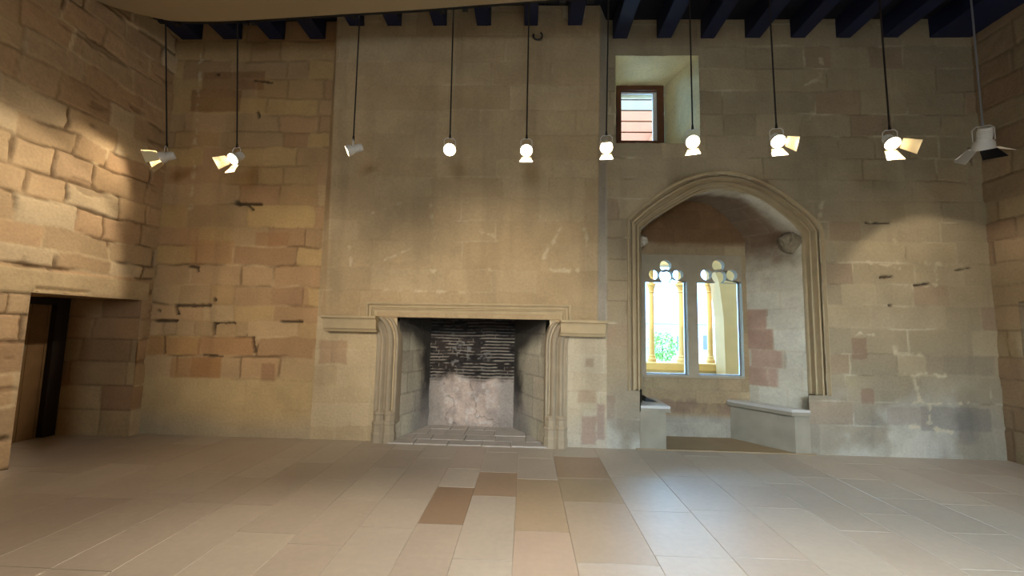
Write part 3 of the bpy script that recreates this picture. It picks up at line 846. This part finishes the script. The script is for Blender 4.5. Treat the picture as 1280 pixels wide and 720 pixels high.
o = relief('wall_niche', axis(0, S[-1], .016), np.linspace(0, 1, 36), tunnel_shape, None, tunnel_map, STONE)
tag(o, 'splayed stone sides and vault of the window niche', 'wall', kind='structure')

# niche back wall with a rectangular hole filled by the dressed window surround
wx0, wz1 = at(799, 318, BACK_Y); wx1, wz0 = at(930.5, 474, BACK_Y)
CRS_N = sorted([-.02, .2, .44, .60, wz0, wz0+.3, wz0+.6, wz0+.9, wz1, wz1+.13, wz1+.36, wz1+.6, wz1+.9, wz1+1.3])


def niche_back(U, V):
    r1, r2, r3, d = blocks(U, V, CRS_N, 521, .25, .6, .01)
    n = fbm(U, V, 2.5, 522, 4); f = fbm(U, V, 9, 523, 4)
    base = mixc(col_(164, 146, 114)+0*U[..., None], col_(148, 126, 96)+0*U[..., None], r1)*(.9+.2*r3)[..., None]
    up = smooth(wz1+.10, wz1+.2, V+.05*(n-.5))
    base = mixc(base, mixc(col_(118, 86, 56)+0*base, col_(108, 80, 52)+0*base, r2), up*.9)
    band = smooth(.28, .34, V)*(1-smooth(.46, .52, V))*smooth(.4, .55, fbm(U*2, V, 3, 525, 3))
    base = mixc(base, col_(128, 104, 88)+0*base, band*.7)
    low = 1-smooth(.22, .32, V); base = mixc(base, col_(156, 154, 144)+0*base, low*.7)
    j = 1-smooth(.003, .010, d); c = mixc(base, base*.8, j*.35)
    return .012*(f-.5)+(r2-.5)*.008-j*.004, c*(.86+.28*f)[..., None]


us = axis(bxl-.25, bxr+.25, .014, (wx0, wx1)); vs = axis(0, 3.35, .014, (wz0, wz1))
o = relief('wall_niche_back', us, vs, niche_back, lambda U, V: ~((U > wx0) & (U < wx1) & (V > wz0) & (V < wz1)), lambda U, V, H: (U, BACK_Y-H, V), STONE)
tag(o, 'brownish stone wall at the back of the niche around the lancets', 'wall', kind='structure')


def lancet(pl, pr, ysp, yap, ysill, Y):
    x0, zs = at(pl, ysp, Y); x1 = at(pr, ysp, Y)[0]; za = at((pl+pr)/2, yap, Y)[1]; zb = at((pl+pr)/2, ysill, Y)[1]
    return x0, x1, zs, za, zb


def lancet_pts(x0, x1, zs, za, zb, n=12):
    a = (x1-x0)/2; b = za-zs; R = (a*a+b*b)/(2*a); cx = x0+R
    th = math.asin(min(1, b/R)) if b < R else math.pi/2
    left = [(cx-R*math.cos(th*k/n), zs+R*math.sin(th*k/n)) for k in range(n+1)]
    mid = (x0+x1)/2
    left[-1] = (mid, za)
    right = [(2*mid-x, z) for x, z in left[::-1]][1:]
    return [(x0, zb)]+left+right+[(x1, zb)]


def circ(cx, cz, r, n=24, a0=0, a1=2*math.pi, closed=True):
    m = n if closed else n+1
    return [(cx+r*math.cos(a0+(a1-a0)*k/n), cz+r*math.sin(a0+(a1-a0)*k/n)) for k in range(m)]


LAN = [lancet(806.5, 858.5, 352, 321.5, 468.5, BACK_Y), lancet(871, 926.5, 353, 322.5, 470, BACK_Y)]
outer = [(wx0, wz0), (wx1, wz0), (wx1, wz1), (wx0, wz1)]
o = plate('trim_2', outer, [lancet_pts(*l) for l in LAN], BACK_Y-.015, BACK_Y+.10, DRESSED_GREY)
tag(o, 'grey stone surround and mullion holding the two lancet windows', 'window surround', kind='structure')
mb = MB(); ra = [(wx0, wz0), (wx1, wz0), (wx1, wz1), (wx0, wz1)]; rb = [(_a[0], _b[1]), (_b[0], _b[1]), (_b[0], _a[1]), (_a[0], _a[1])]
mb.grid([[(x, BACK_Y+.09, z) for x, z in ra], [(x, 5.985, z) for x, z in rb]], close=True)
mb.build('outer_reveal', DRESSED_GREY, o)
TY = BACK_Y+.035
for i, l in enumerate(LAN):
    x0, x1, zs, za, zb = l
    w_ = empty('window_%d' % (i+1), ((x0+x1)/2, TY, zb), ['left pointed lancet window with pierced stone tracery', 'right pointed lancet window with pierced stone tracery'][i], 'window', kind='structure')
    s = (x1-x0)/52.0                                           # metres per photo pixel in this light
    mid = (x0+x1)/2
    cx1, cz1 = mid-.5*s, zs+20.5*s
    head = lancet_pts(x0-.01, x1+.01, zs, za+.012, zs)[1:-1]
    rr = 8.6*s; zc = zs+7.5*s
    ang = math.asin(min(1, 7.5*s/rr))
    low = circ(mid, zc, rr, 20, math.pi+ang, -ang, closed=False)[::-1]  # bite of the middle foil, open downwards
    low = [(mid+rr*math.cos(a), zc+rr*math.sin(a)) for a in np.linspace(-ang, math.pi+ang, 22)]
    outl = head+low if False else [p for p in head]+low
    holes = [circ(cx1, cz1, 7.3*s), circ(mid-14.8*s, zs+9.3*s, 6.6*s), circ(mid+14.8*s, zs+9.3*s, 6.6*s)]
    plate('tracery', outl, holes, TY-.045, TY+.045, DRESSED_GREY, w_)
    lo = lancet_pts(x0-.006, x1+.006, zs, za+.006, zb-.006); li = lancet_pts(x0+.014, x1-.014, zs, za-.018, zb+.014)
    plate('frame', lo, [li], TY+.048, TY+.065, SILVER, w_)
    plate('pane', lancet_pts(x0+.004, x1-.004, zs, za-.004, zb+.004), [], TY+.053, TY+.058, GLASS, w_)

# niche floor step
mb = MB(); mb.box((NX0-.05, 4.985, -.03), (NX1+.05, BACK_Y+.05, .012), .004)
tag(mb.build('trim_3', mat_plain('niche_floor_stone', rgb(150, 128, 96), .6, var=.18, scale=5, bump=.1)), 'stone floor of the window niche', 'floor', kind='structure')

# stone benches on both sides of the niche
lb_x1 = at(833, 540, 4.99)[0]; bz = at(836, 508, 4.97)[1]
rb_x0 = at(994, 530, 4.99)[0]
rbb = at(930, 520, BACK_Y)[0]; lbb = bxl+.30


def bench(name, front_x, wall_x_front, back_x, wall_x_back, side, label):
    t = empty(name, ((front_x+wall_x_front)/2, 5.3, 0), label, 'bench')
    b = [(wall_x_front, 4.995, 0), (front_x, 4.995, 0), (back_x, BACK_Y-.005, 0), (wall_x_back, BACK_Y-.005, 0)]
    mb = MB(); mb.prism(b, (0, 0, bz-.07))
    bs = mb.build('bench_base', None, t)
    bs.data.materials.append(BENCH_BASE)
    o_ = .045*side
    s_ = [(wall_x_front, 4.968, bz-.07), (front_x+o_, 4.968, bz-.07), (back_x+o_, BACK_Y-.004, bz-.07), (wall_x_back, BACK_Y-.004, bz-.07)]
    mb = MB(); mb.prism(s_, (0, 0, .04)); mb.build('slab_edge', BENCH_BASE, t)
    s_ = [(x, y, bz-.03) for x, y, z in s_]
    mb = MB(); mb.prism(s_, (0, 0, .03))
    bmesh.ops.bevel(mb.bm, geom=list(mb.bm.edges), offset=.006, segments=2, affect='EDGES')
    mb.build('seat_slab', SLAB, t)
    return t


BENCH_BASE = mat_plain('bench_rough_stone', rgb(152, 144, 126), .9, var=.35, scale=4, bump=.5)
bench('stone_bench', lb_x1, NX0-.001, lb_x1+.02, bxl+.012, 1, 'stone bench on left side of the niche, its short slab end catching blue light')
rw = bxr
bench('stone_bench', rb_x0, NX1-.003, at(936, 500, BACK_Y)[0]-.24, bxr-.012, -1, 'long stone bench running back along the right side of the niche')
wx, wz = at(811, 492, 5.30)
mb = MB(); mb.prism([(wx-.06, 5.25, bz), (wx+.09, 5.25, bz), (wx-.0, 5.25, bz+.03), (wx-.05, 5.25, bz+.06)], (0, .16, 0))
tag(mb.build('dark_wedge', BLACK), 'small black wedge lying at the back of the left stone bench', 'wedge')

# carved corbels where the vault springs
for px, py, Y, lab, sgn in ((984, 304, 5.2, 'carved weathered stone corbel high on the right side of the niche', 1), (806, 302, 5.42, 'small pale carved corbel under the vault at the left of the niche', -1)):
    x, z = at(px, py, Y)
    bm = bmesh.new(); bmesh.ops.create_icosphere(bm, subdivisions=4, radius=1.0)
    R_ = .15 if sgn > 0 else .085
    for v in bm.verts:
        c = v.co; n = .30*mnoise.noise(c*2.6+Vector((px, 0, 0)))+.20*mnoise.noise(c*6.0)+.06*math.sin(6*math.atan2(c.y, c.x))
        taper = 1.0+.28*c.z
        v.co = Vector((c.x*R_*.75*taper*(1+n), c.y*R_*.8*taper*(1+n), c.z*R_*.85*(1+n*.6)))
    me = bpy.data.meshes.new('stone_corbel'); bm.to_mesh(me); bm.free()
    o = link('stone_corbel', me, mat_plain('corbel_stone', rgb(138, 126, 104) if sgn > 0 else rgb(196, 186, 166), .9, var=.3, scale=20, bump=.5), smooth=True)
    o.location = (x+.03*sgn, Y, z); tag(o, lab, 'corbel')

# ------------------------------------------------------------------ small high window
w3 = empty('window_3', (SX0, SBY, SBZ0), 'small high window with red-brown wooden frame deep in the wall', 'window', kind='structure')
shs = plain_shape([-9, 9], 601, (226, 216, 172), (222, 210, 166), 30, 40, .03, .0)


def reveal(name, p00, p10, p11, p01, n=40, flip=False):
    """four corners -> rough sheet"""
    a, b, c, d = [np.array(p) for p in (p00, p10, p11, p01)]
    nn = np.cross(b-a, d-a); nn = nn/np.linalg.norm(nn)*(-1 if flip else 1)
    def mp(U, V, H):
        Q = (a*(1-U[..., None])+b*U[..., None])*(1-V[..., None])+(d*(1-U[..., None])+c*U[..., None])*V[..., None]+nn*H[..., None]
        return Q[..., 0], Q[..., 1], Q[..., 2]
    t = np.linspace(0, 1, n)
    return relief(name, t, t, shs, None, mp, STONE, w3, flip=flip)


e = .0
reveal('reveal_top', (SX0, YB, SZ1), (SX1, YB, SZ1), (SBX1, SBY+.1, SBZ1), (SBX0, SBY+.1, SBZ1), flip=True)
reveal('reveal_side', (SX1, YB, SZ0), (SX1, YB, SZ1), (SBX1, SBY+.1, SBZ1), (SBX1, SBY+.1, SBZ0), flip=True)
reveal('reveal_side', (SX0, YB, SZ0), (SX0, YB, SZ1), (SBX0, SBY+.1, SBZ1), (SBX0, SBY+.1, SBZ0))
reveal('sill', (SX0, YB, SZ0), (SX1, YB, SZ0), (SBX1, SBY+.1, SBZ0), (SBX0, SBY+.1, SBZ0))
fw = .062
plate('frame', [(SBX0, SBZ0), (SBX1, SBZ0), (SBX1, SBZ1), (SBX0, SBZ1)], [[(SBX0+fw, SBZ0+.05), (SBX1-fw*1.35, SBZ0+.05), (SBX1-fw*1.35, SBZ1-fw*1.1), (SBX0+fw, SBZ1-fw*1.1)]], SBY, SBY+.07, WOOD_BROWN, w3)
plate('sash', [(SBX0+fw-.004, SBZ0+.04), (SBX1-fw*1.35+.004, SBZ0+.04), (SBX1-fw*1.35+.004, SBZ1-fw*1.1+.004), (SBX0+fw-.004, SBZ1-fw*1.1+.004)],
      [[(SBX0+fw+.012, SBZ0+.062), (SBX1-fw*1.35-.055, SBZ0+.062), (SBX1-fw*1.35-.055, SBZ1-fw*1.1-.02), (SBX0+fw+.012, SBZ1-fw*1.1-.02)]], SBY+.05, SBY+.085, WHITE_METAL, w3)
plate('pane', [(SBX0+fw, SBZ0+.05), (SBX1-fw*1.35, SBZ0+.05), (SBX1-fw*1.35, SBZ1-fw*1.1), (SBX0+fw, SBZ1-fw*1.1)], [], SBY+.064, SBY+.070, GLASS, w3)

# ------------------------------------------------------------------ canopy and lighting rail
ZC = 4.70
edge = [(-4.62, 3.88), (-4.55, 3.96), (-4.436, 4.046), (-4.131, 4.190), (-3.888, 4.232), (-3.231, 4.222), (-2.02, 4.135), (-1.222, 4.079), (-.534, 4.017), (.451, 3.93), (1.6, 3.80), (3.2, 3.55), (5.38, 3.3)]
ed = dense([(a, b) for a, b in edge], 5)
outl = [(x, y, ZC) for x, y in ed]+[(5.38, -3.3, ZC), (-4.62, -3.3, ZC)]
mb = MB(); mb.prism(outl, (0, 0, .05))
cn = mb.build('ceiling_canopy', CANOPY)
tag(cn, 'large cream canopy with a curved edge hanging below the blue beams', 'canopy')
rail_pts = [(-4.2, 4.19), (-3.9, 4.26), (-3.231, 4.248), (-2.02, 4.16), (-1.222, 4.104), (-.534, 4.042), (.451, 3.96), (1.6, 3.93), (2.4, 3.925), (3.4, 3.93), (4.6, 3.87)]
rd = dense(rail_pts, 5)
RLX = [p[0] for p in rd]; RLY = [p[1] for p in rd]
rail_y = lambda x: float(np.interp(x, RLX, RLY))
RL = empty('lighting_rail', (0, 4.1, ZC), 'thin black curved lighting rail running along the canopy edge', 'rail')
rows = [[(x, y-.012, ZC+.002), (x, y+.012, ZC+.002), (x, y+.012, ZC+.034), (x, y-.012, ZC+.034)] for x, y in rd]
mb = MB(); R = mb.grid(rows, close=True); mb.bm.faces.new(R[0]); mb.bm.faces.new(R[-1][::-1]); mb.build('rail_bar', BLACK, RL)
for px, py in ((205, 28), (223, 29), (302, 22), (316, 26), (442, 18), (553, 12), (581, 8), (703, 2), (738, 0)):
    x, _y = at_z(px, py, ZC); y = rail_y(x)
    MB().box((x-.028, y-.022, ZC-.032), (x+.028, y+.02, ZC+.036), .005).build('rail_clip', BLACK, RL)

# ------------------------------------------------------------------ spotlights
def spotlight(loc, aim, flaps, label, power, cone=115, can=(.060, .15), lens_r=.062, top=None, roll=0.0, flap_len=.13, flap_col=None, blend=.5, soft=.03, cable_mat=None):
    x, y, z = loc
    ty = rail_y(x) if top is None else top[1]; tx = x if top is None else top[0]; tz = ZC if top is None else top[2]
    t = empty('spotlight', loc, label, 'spotlight', 'hanging spotlights')
    q = Vector(aim).normalized().to_track_quat('Z', 'Y') @ Matrix.Rotation(roll, 3, 'Z').to_quaternion()
    m = Matrix.Translation(loc) @ q.to_matrix().to_4x4()
    r, L = can
    # housing: local z is the way it shines
    mb = MB(); mb.lathe([(r*.35, -L*.62), (r*.62, -L*.6), (r*.68, -L*.5), (r*.70, -L*.05), (r*.98, L*.08), (r*1.08, L*.30), (r*1.10, L*.36), (r*1.02, L*.36), (r*.98, L*.30), (r*.5, L*.12)], m, 24)
    for k in range(5):
        zz = -L*.48+k*L*.075; mb.lathe([(r*.70, zz), (r*.76, zz+.003), (r*.76, zz+.007), (r*.70, zz+.010)], m, 24, cap=False)
    mb.build('housing', WHITE_METAL, t, smooth=True)
    mb = MB(); mb.lathe([(.001, L*.335), (lens_r*.6, L*.33), (lens_r, L*.30), (lens_r, L*.285), (.001, L*.285)], m, 24, cap=False); mb.build('lens', LENS, t)
    # yoke: a bent strap from both sides of the can to the cable
    ax = Vector((q @ Vector((1, 0, 0)))); ax.z = 0
    if ax.length < .2: ax = Vector((1, 0, 0))
    ax.normalize(); c = Vector(loc); up = Vector((0, 0, 1)); hh = r*1.9
    pts = [c-ax*r*.95, c-ax*r*.95+up*hh*.8, c-ax*r*.6+up*hh, c+ax*r*.6+up*hh, c+ax*r*.95+up*hh*.8, c+ax*r*.95]
    mb = MB()
    for a, b in zip(pts, pts[1:]): mb.tube(a, b, .004, seg=8)
    mb.build('yoke', WHITE_METAL, t)
    mb = MB(); mb.tube(c+up*hh, c+up*(hh+.045), .013, .009); mb.tube(c+up*(hh+.02), (tx, ty, tz), .0075, seg=8); mb.build('cable', cable_mat or CABLE, t)
    # barn doors
    for fl in flaps:
        ang, tilt = fl[0], fl[1]
        if isinstance(ang, tuple):
            v_ = q.inverted() @ Vector(ang); ang = math.degrees(math.atan2(v_.y, v_.x))
        a = math.radians(ang); tl_ = math.radians(tilt)
        e1 = Vector((math.cos(a), math.sin(a), 0)); e2 = Vector((-math.sin(a), math.cos(a), 0))
        d = e1*math.sin(tl_)+Vector((0, 0, 1))*math.cos(tl_); nrm = e1*math.cos(tl_)-Vector((0, 0, 1))*math.sin(tl_)
        p0 = e1*r*1.06+Vector((0, 0, L*.36)); wa, wb = r*.80, r*1.12
        pl = [p0-e2*wa, p0+e2*wa, p0+d*flap_len+e2*wb, p0+d*flap_len-e2*wb]
        mb = MB(); mb.prism([m @ p for p in pl], (m.to_3x3() @ nrm)*.003); mb.build('barn_door', BLACK if len(fl) > 2 else (flap_col or CREAM_METAL), t)
    l = bpy.data.lights.new('spot_beam', 'SPOT'); l.energy = power; l.color = LAMP_COL; l.spot_size = math.radians(cone); l.spot_blend = blend; l.shadow_soft_size = soft
    lo = bpy.data.objects.new('spot_beam', l); C.objects.link(lo)
    lo.location = Vector(loc)+(q @ Vector((0, 0, L*.45))); lo.rotation_euler = Vector(aim).to_track_quat('-Z', 'Y').to_euler()
    put_under(lo, t)
    return t


ZL = 3.20
DOWN, UPF, LEFT, RIGHT = -90, 90, 180, 0      # flap directions in the lamp's own face (see flap_dirs)


def lamp(px, py, aim, flaps, label, power=LAMP_POWER, **kw):
    x, y = at_z(px, py, ZL)
    return spotlight((x, y, ZL), aim, flaps, label, power, top=(x, rail_y(x), ZC), **kw)


def cam_aim(px, py, dx=0, dy=0, dz=0):
    x, y = at_z(px, py, ZL)
    v = Vector((0-x, 0-y, CAM_H-ZL)).normalized(); return v+Vector((dx, dy, dz-.22))


lamp(207, 196, (-.80, -.42, -.40), [(-90, 25), (180, 20), (0, 20), (90, 15)], 'leftmost hanging spotlight, turned towards the left wall with cream flaps open', 10, cone=110)
lamp(295, 197, cam_aim(295, 197, -.75, 0, -.12), [(-90, 20), (180, 30)], 'second hanging spotlight from the left, glowing white above a short bright flap', 45)
lamp(441, 187, (-2.76, -1.0, -1.38), [], 'third hanging spotlight from the left, small white can seen side-on', 190, lens_r=.05, can=(.055, .17), cone=56, blend=.25)
lamp(562, 186, cam_aim(562, 186, 0, 0, 0), [], 'bare round glowing spotlight hanging above the left half of the fireplace')
lamp(658, 187, cam_aim(658, 187, 0, 0, -.05), [(-90, 8)], 'round glowing spotlight with one flap hanging above the right half of the fireplace')
lamp(758, 183, cam_aim(758, 183, 0, 0, -.05), [(-90, 8), (90, 5)], 'round glowing spotlight hanging just left of the small high window')
lamp(866, 176, cam_aim(866, 176, 0, 0, -.05), [(-90, 10)], 'round glowing spotlight hanging at the right edge of the small high window', 55)
lamp(971, 175, cam_aim(971, 175, .30, 0, -.12), [(-90, 10), (0, 30)], 'third hanging spotlight from the right, with side flap, over the niche arch', 55)
lamp(1113, 177, cam_aim(1113, 177, .42, 0, -.2), [(-90, 10), (0, 38)], 'second hanging spotlight from the right, glowing with broad pale side flap', 45, flap_len=.15)
lamp(1230, 176, (.28, .42, -.86), [((-.45, -1, 0), 62, 'dark'), ((1, -.1, 0), 62), ((.1, 1, 0), 45), ((-1, .3, 0), 40)], 'rightmost hanging spotlight, turned down so its white can and flaps show', 32, cone=94, blend=.3, can=(.075, .2), flap_len=.13, flap_col=WHITE_METAL, cable_mat=SILVER)
# unseen spotlights added above the view as fill for the far wall
for x, y, ax, az, pw, wh in ((-2.9, .5, .05, -.30, 335, 'on the left'), (-.3, .3, 0, -.30, 560, 'in the middle'), (2.4, .3, .25, -.36, 180, 'on the right')):
    spotlight((x, y, 2.6), (ax, 1, az), [], 'added unseen fill spotlight nearer the viewer %s, facing the far wall' % wh, pw*.95, cone=50, blend=1.0, soft=.12, top=(x, y, ZC))

# ------------------------------------------------------------------ hook
hx, hz = at(672, 46, 4.74)
mb = MB(); pr_ = None
for k in range(15):
    a = math.radians(-200+k*18); p = Vector((hx+.055*math.cos(a), 4.72, hz+.05*math.sin(a)))
    if pr_ is not None: mb.tube(pr_, p, .009, seg=8)
    pr_ = p
mb.tube((hx-.05, 4.72, hz+.02), (hx-.05, 4.85, hz+.02), .010, seg=8)
tag(mb.build('iron_hook', BLACK), 'curled dark iron hook fixed high on the chimney breast', 'hook')

# ------------------------------------------------------------------ outside: gallery, courtyard
GY = 8.0
o = MB().box((-1, 5.95, -.15), (8, 8.4, -.02)).build('gallery_floor', PALE_STONE); tag(o, 'stone floor of the open gallery beyond the windows', 'floor', kind='structure')
pz = at(850, 453, GY)[1]
par = empty('gallery_parapet', (3, GY, 0), 'low yellow stone parapet seen through the two lancets', 'parapet')
MB().box((-1, GY-.12, -.02), (8, GY+.12, pz-.14)).build('parapet_wall', PALE_STONE, par)
MB().box((-1, GY-.18, pz-.14), (8, GY+.18, pz), .02).build('coping', YELLOW_STONE, par)


def gallery_column(px, r, label, mat=YELLOW_STONE, ycap=366):
    x, zc_ = at(px, ycap, GY)
    t = empty('gallery_column', (x, GY, pz), label, 'column', 'slender gallery columns')
    m = Matrix.Translation((x, GY, 0))
    MB().lathe([(r*1.6, pz), (r*1.6, pz+.05), (r*1.25, pz+.09), (r*1.3, pz+.11), (r, pz+.14)], m).build('base', mat, t)
    MB().lathe([(r, pz+.13), (r*.96, (pz+zc_)/2), (r*.92, zc_)], m).build('shaft', mat, t, smooth=True)
    MB().lathe([(r*.92, zc_), (r*1.15, zc_+.01), (r*1.0, zc_+.03), (r*1.5, zc_+.13), (r*1.7, zc_+.14), (r*1.7, zc_+.18)], m).build('capital', mat, t)
    MB().lathe([(r*1.0, zc_+.18), (r*.9, zc_+.35), (r*1.5, zc_+.75)], m).build('arch_springer', mat, t)
    return t


gallery_column(814, .05, 'slender yellow column outside the left part of the left lancet')
gallery_column(852.5, .075, 'thicker yellow column outside the right edge of the left lancet')
gallery_column(886.5, .05, 'slender yellow column outside the left part of the right lancet')
x0, x1 = at(907, 420, 7.4)[0], at(927, 420, 7.4)[0]
pl_ = empty('gallery_pier', ((x0+x1)/2, 7.55, 0), 'massive tan stone pier filling the right part of the right lancet', 'pier')
mb = MB()
prf = [(x0, -.02), (x0, 2.0)]
zcap0 = at(905, 395, 7.4)[1]; zcap1 = at(897, 350, 7.4)[1]
xs_ = at(906, 400, 7.4)[0]; xw = at(898, 350, 7.4)[0]
mb.prism([(xs_, 7.4, -.02), (x1+.35, 7.4, -.02), (x1+.35, 7.4, 4.4), (xw-.35, 7.4, 4.4), (xw-.2, 7.4, zcap1+.5), (xw, 7.4, zcap1), (xw+.02, 7.4, zcap1-.12), (xs_-.02, 7.4, zcap0)], (0, .36, 0))
mb.build('pier_shaft', mat_plain('tan_pier_stone', rgb(140, 104, 62), .85, var=.15, scale=5), pl_)
# lintel and timber roof of the gallery (seen from below through the small window)
gr = empty('gallery_roof', (3, 7, 4.4), 'orange timber underside of the gallery roof seen through the small window', 'roof')
zl0 = at(830, 333, GY)[1]
MB().box((-1, GY-.15, zl0), (8, GY+.15, zl0+.30), .01).build('lintel', PALE_STONE, gr)
ORANGE = mat_plain('orange_timber', rgb(120, 63, 33), .7, var=.2, scale=5)
PINK = mat_plain('pink_brick', rgb(214, 170, 140), .85, var=.2, scale=5)
GREYW = mat_plain('grey_timber', rgb(92, 72, 58), .7, var=.2, scale=5)
zq = 4.05
# end gable of boards behind, with rafters
for k in range(12):
    z = zq+k*.26
    MB().box((0, 9.2, z), (6, 9.26, z+.235), .01).build('board', ORANGE if k < 9 else GREYW, gr)
MB().box((0, 9.30, 3.9), (6, 9.36, 7.6)).build('backing', GREYW, gr)
mb = MB(); mb.tube((2.0, 9.1, 4.1), (2.9, 9.1, 5.9), .06, seg=6); mb.build('brace', ORANGE, gr)
for xx in (.4, 5.2):
    MB().box((xx-.1, 9.05, -4.0), (xx+.1, 9.4, 4.3)).build('post', ORANGE, gr)

g = MB(); g.box((-60, 8.6, -4.3), (90, 120, -4.0)); tag(g.build('courtyard_ground', mat_plain('pale_gravel', rgb(122, 126, 130), .95)), 'pale courtyard ground beyond the gallery', 'ground', kind='structure')
# far building
BYD = 60
ba = empty('courtyard_building', (16, BYD, -4), 'long white building with dark windows across the courtyard', 'building')
bx0 = at(806, 430, BYD)[0]; bx1 = at(960, 430, BYD)[0]; bzt = at(880, 405, BYD)[1]
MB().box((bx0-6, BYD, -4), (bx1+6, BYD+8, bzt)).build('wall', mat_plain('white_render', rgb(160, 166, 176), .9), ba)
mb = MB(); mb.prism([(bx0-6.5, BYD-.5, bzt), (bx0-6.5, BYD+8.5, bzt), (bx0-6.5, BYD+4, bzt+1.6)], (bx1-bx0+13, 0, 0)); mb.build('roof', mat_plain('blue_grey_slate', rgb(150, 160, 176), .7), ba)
for px0, py0, px1, py1 in ((878.5, 419, 884, 437), (900, 426, 905, 437), (846, 420, 851, 434)):
    a = at(px0, py0, BYD); b = at(px1, py1, BYD)
    MB().box((a[0], BYD-.06, b[1]), (b[0], BYD+.05, a[1])).build('window', mat_plain('dark_window', rgb(70, 66, 64), .4), ba)
mb = MB(); z = at(880, 441, BYD)[1]; mb.box((bx0-6, BYD-3.4, -4), (bx1+6, BYD-3.0, z)); mb.build('garden_wall', mat_plain('garden_wall_stone', rgb(160, 156, 148), .9), ba)
hl = bmesh.new(); bmesh.ops.create_cone(hl, cap_ends=True, segments=40, radius1=45, radius2=3, depth=34)
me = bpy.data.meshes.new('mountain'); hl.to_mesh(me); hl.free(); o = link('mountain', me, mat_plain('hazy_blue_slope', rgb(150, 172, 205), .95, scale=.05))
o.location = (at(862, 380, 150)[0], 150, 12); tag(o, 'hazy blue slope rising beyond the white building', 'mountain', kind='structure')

# tree
tx_, tz_ = at(828, 432, 30)
tr = empty('courtyard_tree', (tx_, 30, -4), 'leafy green tree in the courtyard seen through the left lancet', 'tree')
MB().tube((tx_, 30, -4), (tx_, 30, tz_), .10, .05).build('trunk', WOOD_DARK, tr)
rnd = random.Random(3); bm = bmesh.new()
for k in range(1100):
    v = Vector((rnd.gauss(0, 1), rnd.gauss(0, 1), rnd.gauss(0, 1))).normalized()*rnd.uniform(.3, 1)**.5
    p = Vector((tx_, 30, tz_))+Vector((v.x*1.05, v.y*1.0, v.z*1.25-.1)); s_ = rnd.uniform(.08, .15)
    a = Vector((rnd.uniform(-1, 1), rnd.uniform(-1, 1), rnd.uniform(-1, 1))).normalized(); b = a.orthogonal().normalized(); c2 = a.cross(b)
    vs_ = [bm.verts.new(p+b*s_), bm.verts.new(p+c2*s_*.5), bm.verts.new(p-b*s_), bm.verts.new(p-c2*s_*.5)]; bm.faces.new(vs_)
me = bpy.data.meshes.new('foliage'); bm.to_mesh(me); bm.free(); link('foliage', me, mat_plain('green_leaves', rgb(104, 140, 58), .6, var=.3, scale=3), tr)
